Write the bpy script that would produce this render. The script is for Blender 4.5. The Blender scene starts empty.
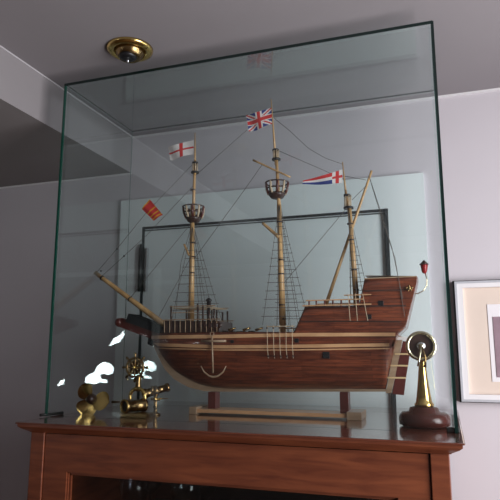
import bpy, bmesh, math, random
from mathutils import Vector, Matrix

random.seed(7)
# ------------------------------------------------------------------ camera
EYE = 1.60
F = 573.0
PITCH = math.atan(101 / F)
YAW = math.atan(195 / math.hypot(F, 101))
sc = bpy.context.scene
col = sc.collection
cam_d = bpy.data.cameras.new('camera')
cam = bpy.data.objects.new('camera', cam_d)
col.objects.link(cam)
cam_d.sensor_width = 36
cam_d.lens = F / 500 * 36
cam_d.clip_start = 0.02
cam.location = (0, 0, EYE)
cam.rotation_euler = (math.pi / 2 + PITCH, 0, YAW)
sc.camera = cam
# ------------------------------------------------------------------ world, light, exposure
w = bpy.data.worlds.new('sky')
sc.world = w
w.use_nodes = True
w.node_tree.nodes['Background'].inputs[0].default_value = (0.75, 0.85, 1.0, 1)
w.node_tree.nodes['Background'].inputs[1].default_value = 1.0


def area(name, loc, rot, sx, sy, power, colr):
    d = bpy.data.lights.new(name, 'AREA')
    d.shape = 'RECTANGLE'
    d.size = sx
    d.size_y = sy
    d.energy = power
    d.color = colr
    o = bpy.data.objects.new(name, d)
    o.location = loc
    o.rotation_euler = rot
    col.objects.link(o)
    return o


# daylight entering through the window in the right-hand wall
area('window_daylight', (1.02, 0.55, 1.55), (0, math.radians(90), 0), 1.3, 1.0, 44, (1.0, 0.985, 0.99))
vs = sc.view_settings
vs.view_transform = 'Standard'
vs.look = 'None'
vs.gamma = 1
vs.use_curve_mapping = False
vs.exposure = 0.0
sc.cycles.transparent_max_bounces = 32
sc.cycles.max_bounces = 10
sc.cycles.glossy_bounces = 6
sc.cycles.sample_clamp_indirect = 3.0
sc.cycles.caustics_reflective = False


# ------------------------------------------------------------------ pixel helpers
def ray(px, py):
    x = (px - 250) / F
    z = -(py - 250) / F
    c, s = math.cos(PITCH), math.sin(PITCH)
    y, z = 1 * c - z * s, 1 * s + z * c
    c, s = math.cos(YAW), math.sin(YAW)
    return Vector((x * c - y * s, x * s + y * c, z))


def at(px, py, Y):
    d = ray(px, py)
    d = d * (Y / d.y)
    return Vector((d.x, Y, d.z + EYE))


def onz(px, py, z):
    d = ray(px, py)
    d = d * ((z - EYE) / d.z)
    return Vector((d.x, d.y, z))


# ------------------------------------------------------------------ materials
def mat(name, color, rough=0.5, metal=0.0, spec=0.5, coat=0.0, noise=0.0, nscale=20, bump=0.0, emis=None):
    m = bpy.data.materials.new(name)
    m.use_nodes = True
    nt = m.node_tree
    b = nt.nodes['Principled BSDF']
    b.inputs['Base Color'].default_value = (*color, 1)
    b.inputs['Roughness'].default_value = rough
    b.inputs['Metallic'].default_value = metal
    b.inputs['Specular IOR Level'].default_value = spec
    b.inputs['Coat Weight'].default_value = coat
    b.inputs['Coat Roughness'].default_value = 0.05
    tc = nt.nodes.new('ShaderNodeTexCoord')
    n = nt.nodes.new('ShaderNodeTexNoise')
    n.inputs['Scale'].default_value = nscale
    n.inputs['Detail'].default_value = 4
    nt.links.new(tc.outputs['Object'], n.inputs['Vector'])
    mx = nt.nodes.new('ShaderNodeMix')
    mx.data_type = 'RGBA'
    k = 1 - noise
    mx.inputs['A'].default_value = (*[c * k for c in color], 1)
    mx.inputs['B'].default_value = (*[min(1, c * (1 + noise)) for c in color], 1)
    nt.links.new(n.outputs['Fac'], mx.inputs['Factor'])
    nt.links.new(mx.outputs['Result'], b.inputs['Base Color'])
    if bump:
        bp = nt.nodes.new('ShaderNodeBump')
        bp.inputs['Strength'].default_value = bump
        bp.inputs['Distance'].default_value = 0.002
        nt.links.new(n.outputs['Fac'], bp.inputs['Height'])
        nt.links.new(bp.outputs['Normal'], b.inputs['Normal'])
    if emis:
        b.inputs['Emission Color'].default_value = (*emis[0], 1)
        b.inputs['Emission Strength'].default_value = emis[1]
    return m


def wood(name, c1, c2, scale=(2, 30, 30), rough=0.3, coat=0.3, planks=None, seam=(0.02, 0.006, 0.004)):
    """grained wood; planks=(length, height) adds seams running along X"""
    m = bpy.data.materials.new(name)
    m.use_nodes = True
    nt = m.node_tree
    b = nt.nodes['Principled BSDF']
    b.inputs['Roughness'].default_value = rough
    b.inputs['Coat Weight'].default_value = coat
    b.inputs['Coat Roughness'].default_value = 0.08
    g = nt.nodes.new('ShaderNodeNewGeometry')
    mp = nt.nodes.new('ShaderNodeMapping')
    mp.inputs['Scale'].default_value = scale
    nt.links.new(g.outputs['Position'], mp.inputs['Vector'])
    n = nt.nodes.new('ShaderNodeTexNoise')
    n.inputs['Scale'].default_value = 3
    n.inputs['Detail'].default_value = 6
    n.inputs['Distortion'].default_value = 0.6
    nt.links.new(mp.outputs['Vector'], n.inputs['Vector'])
    cr = nt.nodes.new('ShaderNodeValToRGB')
    cr.color_ramp.elements[0].position = 0.3
    cr.color_ramp.elements[0].color = (*c1, 1)
    cr.color_ramp.elements[1].position = 0.7
    cr.color_ramp.elements[1].color = (*c2, 1)
    nt.links.new(n.outputs['Fac'], cr.inputs['Fac'])
    out = cr.outputs['Color']
    if planks:
        sx = nt.nodes.new('ShaderNodeSeparateXYZ')
        nt.links.new(g.outputs['Position'], sx.inputs[0])
        cx = nt.nodes.new('ShaderNodeCombineXYZ')
        nt.links.new(sx.outputs['X'], cx.inputs['X'])
        nt.links.new(sx.outputs['Z'], cx.inputs['Y'])
        br = nt.nodes.new('ShaderNodeTexBrick')
        br.inputs['Scale'].default_value = 1
        br.inputs['Brick Width'].default_value = planks[0]
        br.inputs['Row Height'].default_value = planks[1]
        br.inputs['Mortar Size'].default_value = planks[1] * 0.05
        br.inputs['Color1'].default_value = (0.75, 0.75, 0.75, 1)
        br.inputs['Color2'].default_value = (1.2, 1.2, 1.2, 1)
        br.inputs['Mortar'].default_value = (0.35, 0.3, 0.3, 1)
        nt.links.new(cx.outputs[0], br.inputs['Vector'])
        mx = nt.nodes.new('ShaderNodeMix')
        mx.data_type = 'RGBA'
        mx.blend_type = 'MULTIPLY'
        mx.inputs['Factor'].default_value = 1
        nt.links.new(out, mx.inputs['A'])
        nt.links.new(br.outputs['Color'], mx.inputs['B'])
        out = mx.outputs['Result']
    nt.links.new(out, b.inputs['Base Color'])
    return m


def glass(name, tint, rough=0.0, ior=1.5):
    m = bpy.data.materials.new(name)
    m.use_nodes = True
    nt = m.node_tree
    for n in list(nt.nodes):
        if n.type != 'OUTPUT_MATERIAL':
            nt.nodes.remove(n)
    out = [n for n in nt.nodes if n.type == 'OUTPUT_MATERIAL'][0]
    g = nt.nodes.new('ShaderNodeNewGeometry')
    mi = nt.nodes.new('ShaderNodeMix')
    mi.inputs['A'].default_value = ior
    mi.inputs['B'].default_value = 1 / ior
    nt.links.new(g.outputs['Backfacing'], mi.inputs['Factor'])
    fr = nt.nodes.new('ShaderNodeFresnel')
    nt.links.new(mi.outputs['Result'], fr.inputs['IOR'])
    t = nt.nodes.new('ShaderNodeBsdfTransparent')
    t.inputs['Color'].default_value = (*tint, 1)
    gl = nt.nodes.new('ShaderNodeBsdfGlossy')
    gl.inputs['Roughness'].default_value = rough
    gl.inputs['Color'].default_value = (0.9, 1, 0.97, 1)
    ms = nt.nodes.new('ShaderNodeMixShader')
    nt.links.new(fr.outputs[0], ms.inputs[0])
    nt.links.new(t.outputs[0], ms.inputs[1])
    nt.links.new(gl.outputs[0], ms.inputs[2])
    nt.links.new(ms.outputs[0], out.inputs[0])
    return m


M = {}
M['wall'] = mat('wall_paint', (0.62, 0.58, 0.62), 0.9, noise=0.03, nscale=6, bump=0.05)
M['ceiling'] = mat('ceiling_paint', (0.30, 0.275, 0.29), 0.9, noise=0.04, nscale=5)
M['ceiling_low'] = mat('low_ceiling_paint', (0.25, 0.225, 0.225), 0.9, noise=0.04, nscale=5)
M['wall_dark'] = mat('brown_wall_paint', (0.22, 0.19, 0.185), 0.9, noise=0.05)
M['floor'] = wood('floor_wood', (0.12, 0.07, 0.04), (0.2, 0.12, 0.07), planks=None)
M['door'] = mat('white_door_lacquer', (0.84, 0.90, 0.91), 0.4, noise=0.02)
M['bulkhead_trim'] = mat('grey_trim_paint', (0.5, 0.48, 0.5), 0.7)
M['cornice'] = mat('cornice_paint', (0.8, 0.78, 0.8), 0.6)
M['gap_strip'] = mat('dark_gap_shade', (0.02, 0.025, 0.03), 0.6)
M['pane'] = glass('clear_green_glass', (0.970, 0.985, 0.986), ior=1.6)
M['cabglass'] = glass('cabinet_glass', (0.8, 0.8, 0.8))
M['crystal'] = glass('crystal', (0.85, 0.86, 0.88))
M['edge'] = mat('green_glass_edge', (0.002, 0.014, 0.012), 0.25, spec=0.6)
M['edge_light'] = mat('bright_green_glass_edge', (0.003, 0.06, 0.04), 0.2, spec=0.6)
M['edge_thin'] = mat('pale_glass_edge', (0.10, 0.20, 0.18), 0.2)
M['rubber'] = mat('black_rubber', (0.01, 0.01, 0.01), 0.5)
M['mahog'] = wood('mahogany', (0.11, 0.028, 0.014), (0.21, 0.060, 0.026), (3, 3, 25), 0.32, 0.25)
M['mahog_top'] = wood('mahogany_top', (0.10, 0.028, 0.016), (0.16, 0.046, 0.026), (3, 30, 3), 0.2, 1.0)
M['cabdark'] = mat('cabinet_interior', (0.05, 0.03, 0.028), 0.6)
M['hull'] = wood('hull_planks', (0.08, 0.016, 0.008), (0.24, 0.060, 0.024), (6, 20, 60), 0.28, 0.5, planks=(0.16, 0.0085))
M['hull_up'] = M['hull']
M['tan'] = wood('pale_strip_wood', (0.55, 0.30, 0.15), (0.72, 0.42, 0.22), (6, 20, 20), 0.35, 0.2)
M['spar'] = wood('spar_wood', (0.38, 0.22, 0.09), (0.60, 0.38, 0.17), (30, 30, 4), 0.4, 0.15)
M['keel'] = wood('keel_wood', (0.30, 0.20, 0.12), (0.42, 0.30, 0.20), (6, 20, 20), 0.4, 0.15)
M['darkwood'] = mat('dark_brown_wood', (0.035, 0.014, 0.010), 0.4, coat=0.2, noise=0.3)
M['redwood'] = mat('dark_red_wood', (0.095, 0.017, 0.013), 0.35, coat=0.3, noise=0.3, nscale=60)
M['black'] = mat('black_paint', (0.008, 0.008, 0.010), 0.4)
M['cord'] = mat('dark_cord', (0.11, 0.10, 0.09), 0.9)
M['cord_pale'] = mat('cream_cord', (0.50, 0.40, 0.28), 0.9)
M['gold'] = mat('dull_gold_strap', (0.75, 0.55, 0.30), 0.45, 0.2)
M['base_wood'] = mat('turned_dark_wood', (0.065, 0.016, 0.012), 0.22, noise=0.3, nscale=40)
M['brass'] = mat('polished_brass', (0.78, 0.56, 0.20), 0.18, 1.0, noise=0.1, nscale=60)
M['brass_dark'] = mat('antique_brass', (0.30, 0.20, 0.09), 0.25, 1.0, noise=0.3, nscale=80)
M['brass_pale'] = mat('pale_brass', (0.75, 0.68, 0.48), 0.22, 1.0)
M['steel'] = mat('silver_metal', (0.7, 0.7, 0.72), 0.25, 1.0)
M['lantern'] = mat('red_lantern_glass', (0.30, 0.012, 0.015), 0.15)
M['white'] = mat('white_cloth', (0.80, 0.76, 0.74), 0.8)
M['red'] = mat('red_cloth', (0.62, 0.03, 0.03), 0.8)
M['yellow'] = mat('yellow_cloth', (0.75, 0.36, 0.02), 0.8)
M['blue'] = mat('blue_cloth', (0.02, 0.04, 0.22), 0.8)
M['mat_board'] = mat('beige_mat_board', (0.74, 0.62, 0.54), 0.9, noise=0.04)
M['mat_white'] = mat('white_mat_board', (0.82, 0.79, 0.82), 0.9)
M['art'] = mat('mauve_print', (0.30, 0.20, 0.24), 0.7, noise=0.4, nscale=25)
M['silver'] = mat('silver_frame', (0.62, 0.63, 0.68), 0.3, 0.3, noise=0.15, nscale=40)
M['sky'] = mat('reflection_glow', (0.9, 0.95, 1.0), 0.5, emis=((0.92, 0.97, 1.0), 18.0))  # glow of the patches added to be mirrored in the front pane
M['window_dark'] = mat('dark_window_board', (0.02, 0.03, 0.02), 0.9)  # plain dark board behind the added glowing patches
M['rope'] = mat('hull_rail_dark', (0.07, 0.03, 0.02), 0.5)


# ------------------------------------------------------------------ mesh builder
class MB:
    def __init__(self):
        self.bm = bmesh.new()
        self.mats = []

    def mi(self, m):
        if m is None:
            return 0
        if m not in self.mats:
            self.mats.append(m)
        return self.mats.index(m)

    def poly(self, pts, m=None):
        vs_ = [self.bm.verts.new(p) for p in pts]
        f = self.bm.faces.new(vs_)
        f.material_index = self.mi(m)
        return f

    def box(self, a, b, m=None):
        x0, y0, z0 = a
        x1, y1, z1 = b
        v = [self.bm.verts.new((x, y, z)) for x in (x0, x1) for y in (y0, y1) for z in (z0, z1)]
        for q in ((0, 1, 3, 2), (4, 6, 7, 5), (0, 4, 5, 1), (2, 3, 7, 6), (0, 2, 6, 4), (1, 5, 7, 3)):
            f = self.bm.faces.new([v[i] for i in q])
            f.material_index = self.mi(m)
        return self

    def prism(self, pts2, y0, y1, m=None):
        """pts2: Vectors in XZ plane; extruded along Y"""
        a = [self.bm.verts.new((p[0], y0, p[1])) for p in pts2]
        b = [self.bm.verts.new((p[0], y1, p[1])) for p in pts2]
        n = len(a)
        fs = [self.bm.faces.new(a), self.bm.faces.new(b[::-1])]
        for i in range(n):
            fs.append(self.bm.faces.new([a[i], b[i], b[(i + 1) % n], a[(i + 1) % n]]))
        for f in fs:
            f.material_index = self.mi(m)
        return self

    def tube(self, pts, rad, n=10, m=None, closed=False, smooth=True):
        pts = [Vector(p) for p in pts]
        if not hasattr(rad, '__len__'):
            rad = [rad] * len(pts)
        rings = []
        N = len(pts)
        ref = None
        for i, p in enumerate(pts):
            if closed:
                t = pts[(i + 1) % N] - pts[(i - 1) % N]
            else:
                t = pts[min(i + 1, N - 1)] - pts[max(i - 1, 0)]
            t.normalize()
            if ref is None:
                ref = t.orthogonal().normalized()
            ref = (ref - t * ref.dot(t))
            if ref.length < 1e-6:
                ref = t.orthogonal()
            ref.normalize()
            bn = t.cross(ref)
            rings.append([self.bm.verts.new(p + (ref * math.cos(2 * math.pi * k / n) + bn * math.sin(2 * math.pi * k / n)) * rad[i]) for k in range(n)])
        R = range(N if closed else N - 1)
        for i in R:
            a, b = rings[i], rings[(i + 1) % N]
            for k in range(n):
                f = self.bm.faces.new([a[k], a[(k + 1) % n], b[(k + 1) % n], b[k]])
                f.smooth = smooth
                f.material_index = self.mi(m)
        if not closed:
            for rg in (rings[0][::-1], rings[-1]):
                f = self.bm.faces.new(rg)
                f.material_index = self.mi(m)
        return self

    def lathe(self, prof, org, axis=(0, 0, 1), n=24, m=None):
        """prof: (r, h) pairs along axis from org"""
        axis = Vector(axis).normalized()
        org = Vector(org)
        u = axis.orthogonal().normalized()
        v = axis.cross(u)
        rings = []
        for r, h in prof:
            rings.append([self.bm.verts.new(org + axis * h + (u * math.cos(2 * math.pi * k / n) + v * math.sin(2 * math.pi * k / n)) * max(r, 1e-5)) for k in range(n)])
        for a, b in zip(rings, rings[1:]):
            for k in range(n):
                f = self.bm.faces.new([a[k], a[(k + 1) % n], b[(k + 1) % n], b[k]])
                f.smooth = True
                f.material_index = self.mi(m)
        for rg in (rings[0][::-1], rings[-1]):
            f = self.bm.faces.new(rg)
            f.material_index = self.mi(m)
        return self

    def sphere(self, c, r, n=12, m=None, sc_=(1, 1, 1)):
        k = max(6, n // 2)
        start = len(self.bm.verts)
        self.lathe([(r * math.sin(math.pi * i / k), -r * math.cos(math.pi * i / k)) for i in range(k + 1)], (0, 0, 0), n=n, m=m)
        self.bm.verts.ensure_lookup_table()
        for vv in self.bm.verts[start:]:
            vv.co = Vector((vv.co.x * sc_[0], vv.co.y * sc_[1], vv.co.z * sc_[2])) + Vector(c)
        return self

    def build(self, name, m=None, parent=None, bevel=0, shade_auto=False):
        bm = self.bm
        bmesh.ops.recalc_face_normals(bm, faces=bm.faces[:])
        if bevel:
            bmesh.ops.bevel(bm, geom=bm.edges[:], offset=bevel, segments=2, affect='EDGES', profile=0.6)
        lo = Vector((min(v.co.x for v in bm.verts), min(v.co.y for v in bm.verts), min(v.co.z for v in bm.verts)))
        hi = Vector((max(v.co.x for v in bm.verts), max(v.co.y for v in bm.verts), max(v.co.z for v in bm.verts)))
        c = (lo + hi) / 2
        if parent is None:
            c.z = lo.z
        bmesh.ops.translate(bm, verts=bm.verts[:], vec=-c)
        me = bpy.data.meshes.new(name)
        bm.to_mesh(me)
        bm.free()
        if self.mats:
            for k in self.mats:
                me.materials.append(k)
        else:
            me.materials.append(m)
        o = bpy.data.objects.new(name, me)
        col.objects.link(o)
        o['_w'] = [c.x, c.y, c.z]
        if parent is not None:
            o.parent = parent
            o.location = c - Vector(parent['_w'])
        else:
            o.location = c
        return o


def thing(name, label, cat, loc, group=None):
    o = bpy.data.objects.new(name, None)
    o.empty_display_size = 0.02
    col.objects.link(o)
    o.location = loc
    o['_w'] = list(loc)
    o['label'] = label
    o['category'] = cat
    if group:
        o['group'] = group
    return o


def tag(o, label, cat, group=None):
    o['label'] = label
    o['category'] = cat
    if group:
        o['group'] = group
    return o


def structure(o):
    o['kind'] = 'structure'
    return o


def circ(c, r, u, v, n=24, a0=0, a1=2 * math.pi, closed=True):
    k = n if closed else n + 1
    return [Vector(c) + (Vector(u) * math.cos(a0 + (a1 - a0) * i / n) + Vector(v) * math.sin(a0 + (a1 - a0) * i / n)) * r for i in range(k)]


# ------------------------------------------------------------------ room
S = 1.2
TOP = EYE - 0.1287 * S            # cabinet top
YF, YB = S, S * 1.292             # front and back glass planes
YW = 1.70                         # wall behind the cabinet
XL, XR = -0.769 * S, 0.0105 * S   # case sides
ZT = EYE + 0.585 * S              # case top
CEIL = at(133, 137, YW).z
BX = at(132.5, 150, YW).x         # bulkhead face
LOWC = at(132.5, 173, YW).z
RX, LX, RY = 1.10, -3.2, -1.45
H = 0.1

structure(MB().box((LX - H, RY - H, -H), (RX + H, YW + H, 0)).build('floor', M['floor']))
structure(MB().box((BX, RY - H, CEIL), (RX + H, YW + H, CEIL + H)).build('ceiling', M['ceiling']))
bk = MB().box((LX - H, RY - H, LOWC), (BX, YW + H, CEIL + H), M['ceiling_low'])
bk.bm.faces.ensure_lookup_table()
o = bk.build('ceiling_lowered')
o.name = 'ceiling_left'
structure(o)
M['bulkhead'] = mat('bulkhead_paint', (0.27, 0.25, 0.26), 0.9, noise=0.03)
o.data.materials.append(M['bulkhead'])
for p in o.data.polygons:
    if p.normal.x > 0.9:
        p.material_index = 1
# door opening in the wall behind
DL, DR = at(121, 260, YW).x, at(428, 260, YW).x     # outer architrave edges
DT = at(121, 202, YW).z
dl, dr = at(143.5, 260, YW).x, at(390.5, 260, YW).x
dt = at(145, 228, YW).z
wb = MB()
wb.box((LX - H, YW, 0), (dl, YW + H, CEIL))
wb.box((dr, YW, 0), (RX + H, YW + H, CEIL))
wb.box((dl, YW, dt), (dr, YW + H, CEIL))
structure(wb.build('wall_back', M['wall']))
structure(MB().box((LX - H, RY - H, 0), (LX, YW, LOWC)).build('wall_left', M['wall_dark']))
# right wall with a window opening
wy0, wy1, wz0, wz1 = 0.05, 1.05, 0.9, 2.2
wr = MB()
wr.box((RX, RY - H, 0), (RX + H, wy0, CEIL))
wr.box((RX, wy1, 0), (RX + H, YW, CEIL))
wr.box((RX, wy0, 0), (RX + H, wy1, wz0))
wr.box((RX, wy0, wz1), (RX + H, wy1, CEIL))
structure(wr.build('wall_right', M['wall']))
wn = MB()
for a, b in (((wy0, wz0), (wy1, wz0 + 0.05)), ((wy0, wz1 - 0.05), (wy1, wz1)), ((wy0, wz0), (wy0 + 0.05, wz1)), ((wy1 - 0.05, wz0), (wy1, wz1))):
    wn.box((RX + 0.03, a[0], a[1]), (RX + 0.08, b[0], b[1]))
structure(wn.build('window_1', M['door']))
# rear wall with an added window; its glowing patches are shaped for pane reflections
structure(MB().box((LX, RY - H, 0), (RX, RY, CEIL)).build('wall_front', M['wall_dark']))


def mirrored(px, py, ye=RY + 0.012):
    """where a point at y=ye stands when it is seen mirrored in the front pane at px, py"""
    p = at(px, py, 2 * YF - ye)
    return Vector((p.x, ye, p.z))


c0 = mirrored(98, 374)
wx0, wx1, ww0, ww1 = c0.x - 0.55, c0.x + 0.45, c0.z - 0.55, c0.z + 0.75
win2 = MB().box((wx0, RY, ww0), (wx1, RY + 0.006, ww1)).build('added_window', M['window_dark'])
structure(win2)
fm = MB()
for a, b in (((wx0 - .05, ww0 - .05), (wx1 + .05, ww0)), ((wx0 - .05, ww1), (wx1 + .05, ww1 + .05)), ((wx0 - .05, ww0), (wx0, ww1)), ((wx1, ww0), (wx1 + .05, ww1))):
    fm.box((a[0], RY, a[1]), (b[0], RY + 0.03, b[1]))
fm.build('window_frame', M['door'], win2)
glow_shapes = [[(85, 383), (85, 378), (90, 374), (94, 373), (96, 368), (99, 364), (104, 362), (110, 364), (113, 368), (112, 373), (108, 375), (104, 373), (99, 375), (101, 379), (106, 380), (107, 383), (98, 382), (96, 384)],
        [(109, 346), (114, 338), (120, 335), (123, 331), (124, 334), (119, 342), (114, 344)],
        [(57, 386), (60, 381), (64, 379), (63, 384)]]
for g in glow_shapes:
    s = MB()
    q = [mirrored(*p, ye=RY + 0.006) for p in g]
    s.prism([(p.x, p.z) for p in q], RY + 0.006, RY + 0.008)
    s.build('glow_patch', M['sky'], win2)
# cornice line where the wall meets the ceiling
structure(MB().box((BX, YW - 0.006, CEIL - 0.006), (RX, YW, CEIL)).build('trim_1', M['cornice']))
structure(MB().box((BX, RY, CEIL - 0.004), (BX + 0.003, YW, CEIL)).build('trim_2', M['bulkhead_trim']))
structure(MB().box((LX, YW - 0.005, LOWC - 0.005), (BX, YW, LOWC)).build('trim_3', M['cornice']))
# white door behind the case
tr = MB()
tr.box((DL, YW - 0.014, 0), (dl, YW, DT))
tr.box((dr, YW - 0.014, 0), (DR, YW, DT))
tr.box((dl, YW - 0.014, dt), (dr, YW, DT))
structure(tr.build('trim_4', M['door']))
dm = MB().box((dl + 0.004, YW - 0.004, 0.005), (dr - 0.008, YW + 0.04, dt - 0.006)).build('door_1', M['door'])
structure(dm)
gk = MB()  # dark strips drawn in for the shaded gaps round the door leaf
gk.box((dr - 0.009, YW - 0.0165, 0.0), (dr - 0.001, YW + 0.01, dt))
gk.box((dl, YW - 0.0150, dt - 0.0022), (dr, YW + 0.01, dt))
gk.box((dl, YW - 0.0150, dt - 0.0125), (dr, YW + 0.01, dt - 0.0115))
gk.box((dl, YW - 0.0150, 0.0), (dl + 0.0015, YW + 0.01, dt))
gk.box((dr - 0.013, YW - 0.0150, 0.0), (dr - 0.012, YW + 0.01, dt))
gk.build('gap_strip', M['gap_strip'], dm)
hb = MB()
z1, z0 = at(145, 249, YW).z, at(145, 292, YW).z
hb.tube([(dl + 0.002, YW - 0.024, z0), (dl + 0.002, YW - 0.024, z1)], 0.007, 8)
hb.tube([(dl + 0.002, YW - 0.024, z1), (dl + 0.002, YW - 0.024, z1 + 0.012)], 0.004, 8)
hb.build('hinge', M['black'], dm)
MB().box((dl + 0.017, YW - 0.018, z0), (dl + 0.021, YW + 0.0, z1)).build('hinge_leaf', M['steel'], dm)

# ------------------------------------------------------------------ recessed brass spotlight
c = onz(130, 49, CEIL)
sp = thing('ceiling_spotlight', 'round brass eyeball spotlight recessed in the grey ceiling', 'spotlight', c)
R = 0.058
MB().lathe([(R * .62, 0), (R, 0), (R * .97, -0.006), (R * .80, -0.011), (R * .66, -0.009), (R * .62, 0)], c, n=40).build('trim_ring', M['brass'], sp)
MB().lathe([(R * .66, -0.001), (R * .60, -0.014), (R * .5, -0.022), (R * .42, -0.026)], c, n=32).build('eyeball', M['brass_dark'], sp)
MB().lathe([(R * .38, -0.022), (R * .36, -0.028), (R * .2, -0.032)], c + Vector((0.0, -0.008, 0)), n=24).build('bulb', M['black'], sp)
MB().lathe([(R * .05, -0.030), (R * .05, -0.040)], c + Vector((0.0, -0.008, 0)), n=10).build('bulb_pin', M['steel'], sp)

# ------------------------------------------------------------------ cabinet
CF = 1.078
cx0 = at(14.5, 426, CF).x
cx1 = at(465, 440, CF).x
CB = YW - 0.02
cab = thing('display_cabinet', 'reddish mahogany cabinet with a glazed door under the glass case', 'cabinet', ((cx0 + cx1) / 2, (CF + CB) / 2, 0))
zs = at(465, 446, CF).z            # underside of slab
sl = MB()
sl.box((cx0, CF, zs), (cx1, CB, TOP))
sl.build('cabinet_top', M['mahog_top'], cab, bevel=0.003)
in1, in2 = 0.012, 0.03
mo = MB()
zb = at(460, 456, CF + in1).z
prof = [(0.004, zs), (0.004, zs - 0.005), (0.010, zs - 0.010), (0.022, zb + 0.002), (0.024, zb)]
rings = []
for d, z in prof:
    rings.append([mo.bm.verts.new(p) for p in ((cx0 + d, CF + d, z), (cx1 - d, CF + d, z), (cx1 - d, CB, z), (cx0 + d, CB, z))])
for a, b in zip(rings, rings[1:]):
    for k in range(4):
        mo.bm.faces.new([a[k], a[(k + 1) % 4], b[(k + 1) % 4], b[k]])
mo.bm.faces.new(rings[0])
mo.bm.faces.new(rings[-1])
mo.build('cornice_moulding', M['mahog'], cab)
bx0, bx1, by = cx0 + 0.027, cx1 - 0.027, CF + 0.027
body = MB()
body.box((bx0, by, 0.0), (bx0 + 0.02, CB, zb))
body.box((bx1 - 0.02, by, 0.0), (bx1, CB, zb))
body.box((bx0 + 0.02, CB - 0.015, 0.0), (bx1 - 0.02, CB, zb))
body.box((bx0 + 0.02, by + 0.02, 0.0), (bx1 - 0.02, CB - 0.015, 0.06))
body.box((bx0 + 0.02, by + 0.02, zb - 0.015), (bx1 - 0.02, CB - 0.015, zb))
body.build('carcass', M['mahog'], cab)
sx0 = at(44, 455, by).x
sx1 = at(431, 470, by).x
for a, b in ((bx0, sx0), (sx1, bx1)):
    MB().box((a, by - 0.004, 0.0), (b, by + 0.02, zb)).build('stile', M['mahog'], cab, bevel=0.0015)
gx0, gx1 = at(66, 480, by).x, at(398, 496, by).x
gz = at(66, 472, by).z
df = MB()
df.box((sx0 + 0.002, by, 0.10), (gx0, by + 0.02, zb - 0.002))
df.box((gx1, by, 0.10), (sx1 - 0.002, by + 0.02, zb - 0.002))
df.box((gx0, by, gz), (gx1, by + 0.02, zb - 0.002))
df.box((gx0, by, 0.10), (gx1, by + 0.02, 0.16))
door = df.build('door', M['mahog'], cab)
bd = MB()
for k, (e, yy) in enumerate(((0.003, by + 0.004), (0.007, by + 0.009))):
    bd.box((gx0, yy, gz - e), (gx1, yy + 0.004, gz - e + 0.004))
    bd.box((gx0 + e - .004, yy, 0.16), (gx0 + e, yy + 0.004, gz))
    bd.box((gx1 - e, yy, 0.16), (gx1 - e + .004, yy + 0.004, gz))
bd.build('glazing_bead', M['mahog'], door)
MB().box((gx0, by + 0.014, 0.15), (gx1, by + 0.018, gz)).build('door_glass', M['cabglass'], door)
MB().lathe([(0.004, 0), (0.004, -0.012), (0.009, -0.018), (0.007, -0.026), (0.001, -0.028)], ((gx1 + sx1) / 2, by, 0.85), axis=(0, 1, 0), n=16).build('door_knob', M['brass'], door)
SH = gz - 0.185
MB().box((bx0 + 0.02, by + 0.05, SH - 0.015), (bx1 - 0.02, CB - 0.015, SH)).build('shelf', M['mahog'], cab)


def wine_glass(px, Y, h, label, g='stemmed glasses inside the cabinet'):
    p = at(px, 495, Y)
    t = thing('wine_glass', label, 'glass', (p.x, Y, SH), g)
    MB().lathe([(0.030, 0), (0.030, 0.002), (0.005, 0.006), (0.0035, 0.03), (0.0035, h * .5), (0.012, h * .53)], (p.x, Y, SH), n=20).build('stem', M['crystal'], t)
    MB().lathe([(0.012, h * .53), (0.032, h * .65), (0.036, h * .8), (0.030, h), (0.028, h), (0.034, h * .8), (0.030, h * .66), (0.002, h * .55)], (p.x, Y, SH), n=24).build('bowl', M['crystal'], t)
    return t


for k, (px, Y, h, lb) in enumerate(((134, 1.25, 0.165, 'stemmed crystal glass furthest left behind the cabinet door glass'),
                                    (150, 1.36, 0.175, 'second stemmed crystal glass from the left behind the cabinet door glass'),
                                    (186, 1.24, 0.178, 'third stemmed crystal glass from the left, right of a narrow gap in the cabinet'),
                                    (203, 1.33, 0.18, 'stemmed crystal glass furthest right behind the cabinet door glass'))):
    wine_glass(px, Y, h, lb)

# ------------------------------------------------------------------ glass case
G = 0.008
case = thing('glass_case', 'large clear glass display case with green edges over the model ship', 'display case', ((XL + XR) / 2, (YF + YB) / 2, TOP))
e = 0.0015
MB().box((XL + 0.004, YF, TOP), (XR - 0.004, YF + G, ZT - G)).build('front_pane', M['pane'], case)
MB().box((XL + 0.004, YB - G, TOP), (XR - 0.004, YB, ZT - G)).build('back_pane', M['pane'], case)
MB().box((XL, YF + G + e, TOP), (XL + G, YB - G - e, ZT - G)).build('side_pane', M['pane'], case)
MB().box((XR - G, YF + G + e, TOP), (XR, YB - G - e, ZT - G)).build('side_pane', M['pane'], case)
MB().box((XL, YF, ZT - G + e), (XR, YB, ZT)).build('top_pane', M['pane'], case)
eb = MB()
eb.box((XL - .001, YF - 0.0015, ZT - 0.0055), (XR + .001, YF + 0.0005, ZT + 0.001))
eb.build('polished_edge', M['edge'], case)
MB().box((XL - .002, YF - 0.001, TOP), (XL + 0.004, YF + 0.003, ZT)).build('polished_edge', M['edge_light'], case)
MB().box((XR - .003, YF - 0.001, TOP), (XR + 0.003, YF + 0.003, ZT)).build('polished_edge', M['edge'], case)
MB().box((XL, YB - 0.002, ZT - 0.003), (XR, YB, ZT)).build('polished_edge', M['edge'], case)
MB().box((XL, YF, ZT - 0.0015), (XL + .002, YB, ZT)).build('polished_edge', M['edge'], case)
MB().box((XR - .003, YF, ZT - 0.003), (XR, YB, ZT)).build('polished_edge', M['edge'], case)
MB().box((XL, YB - 0.001, TOP), (XL + .0015, YB, ZT)).build('polished_edge', M['edge_thin'], case)
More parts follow.
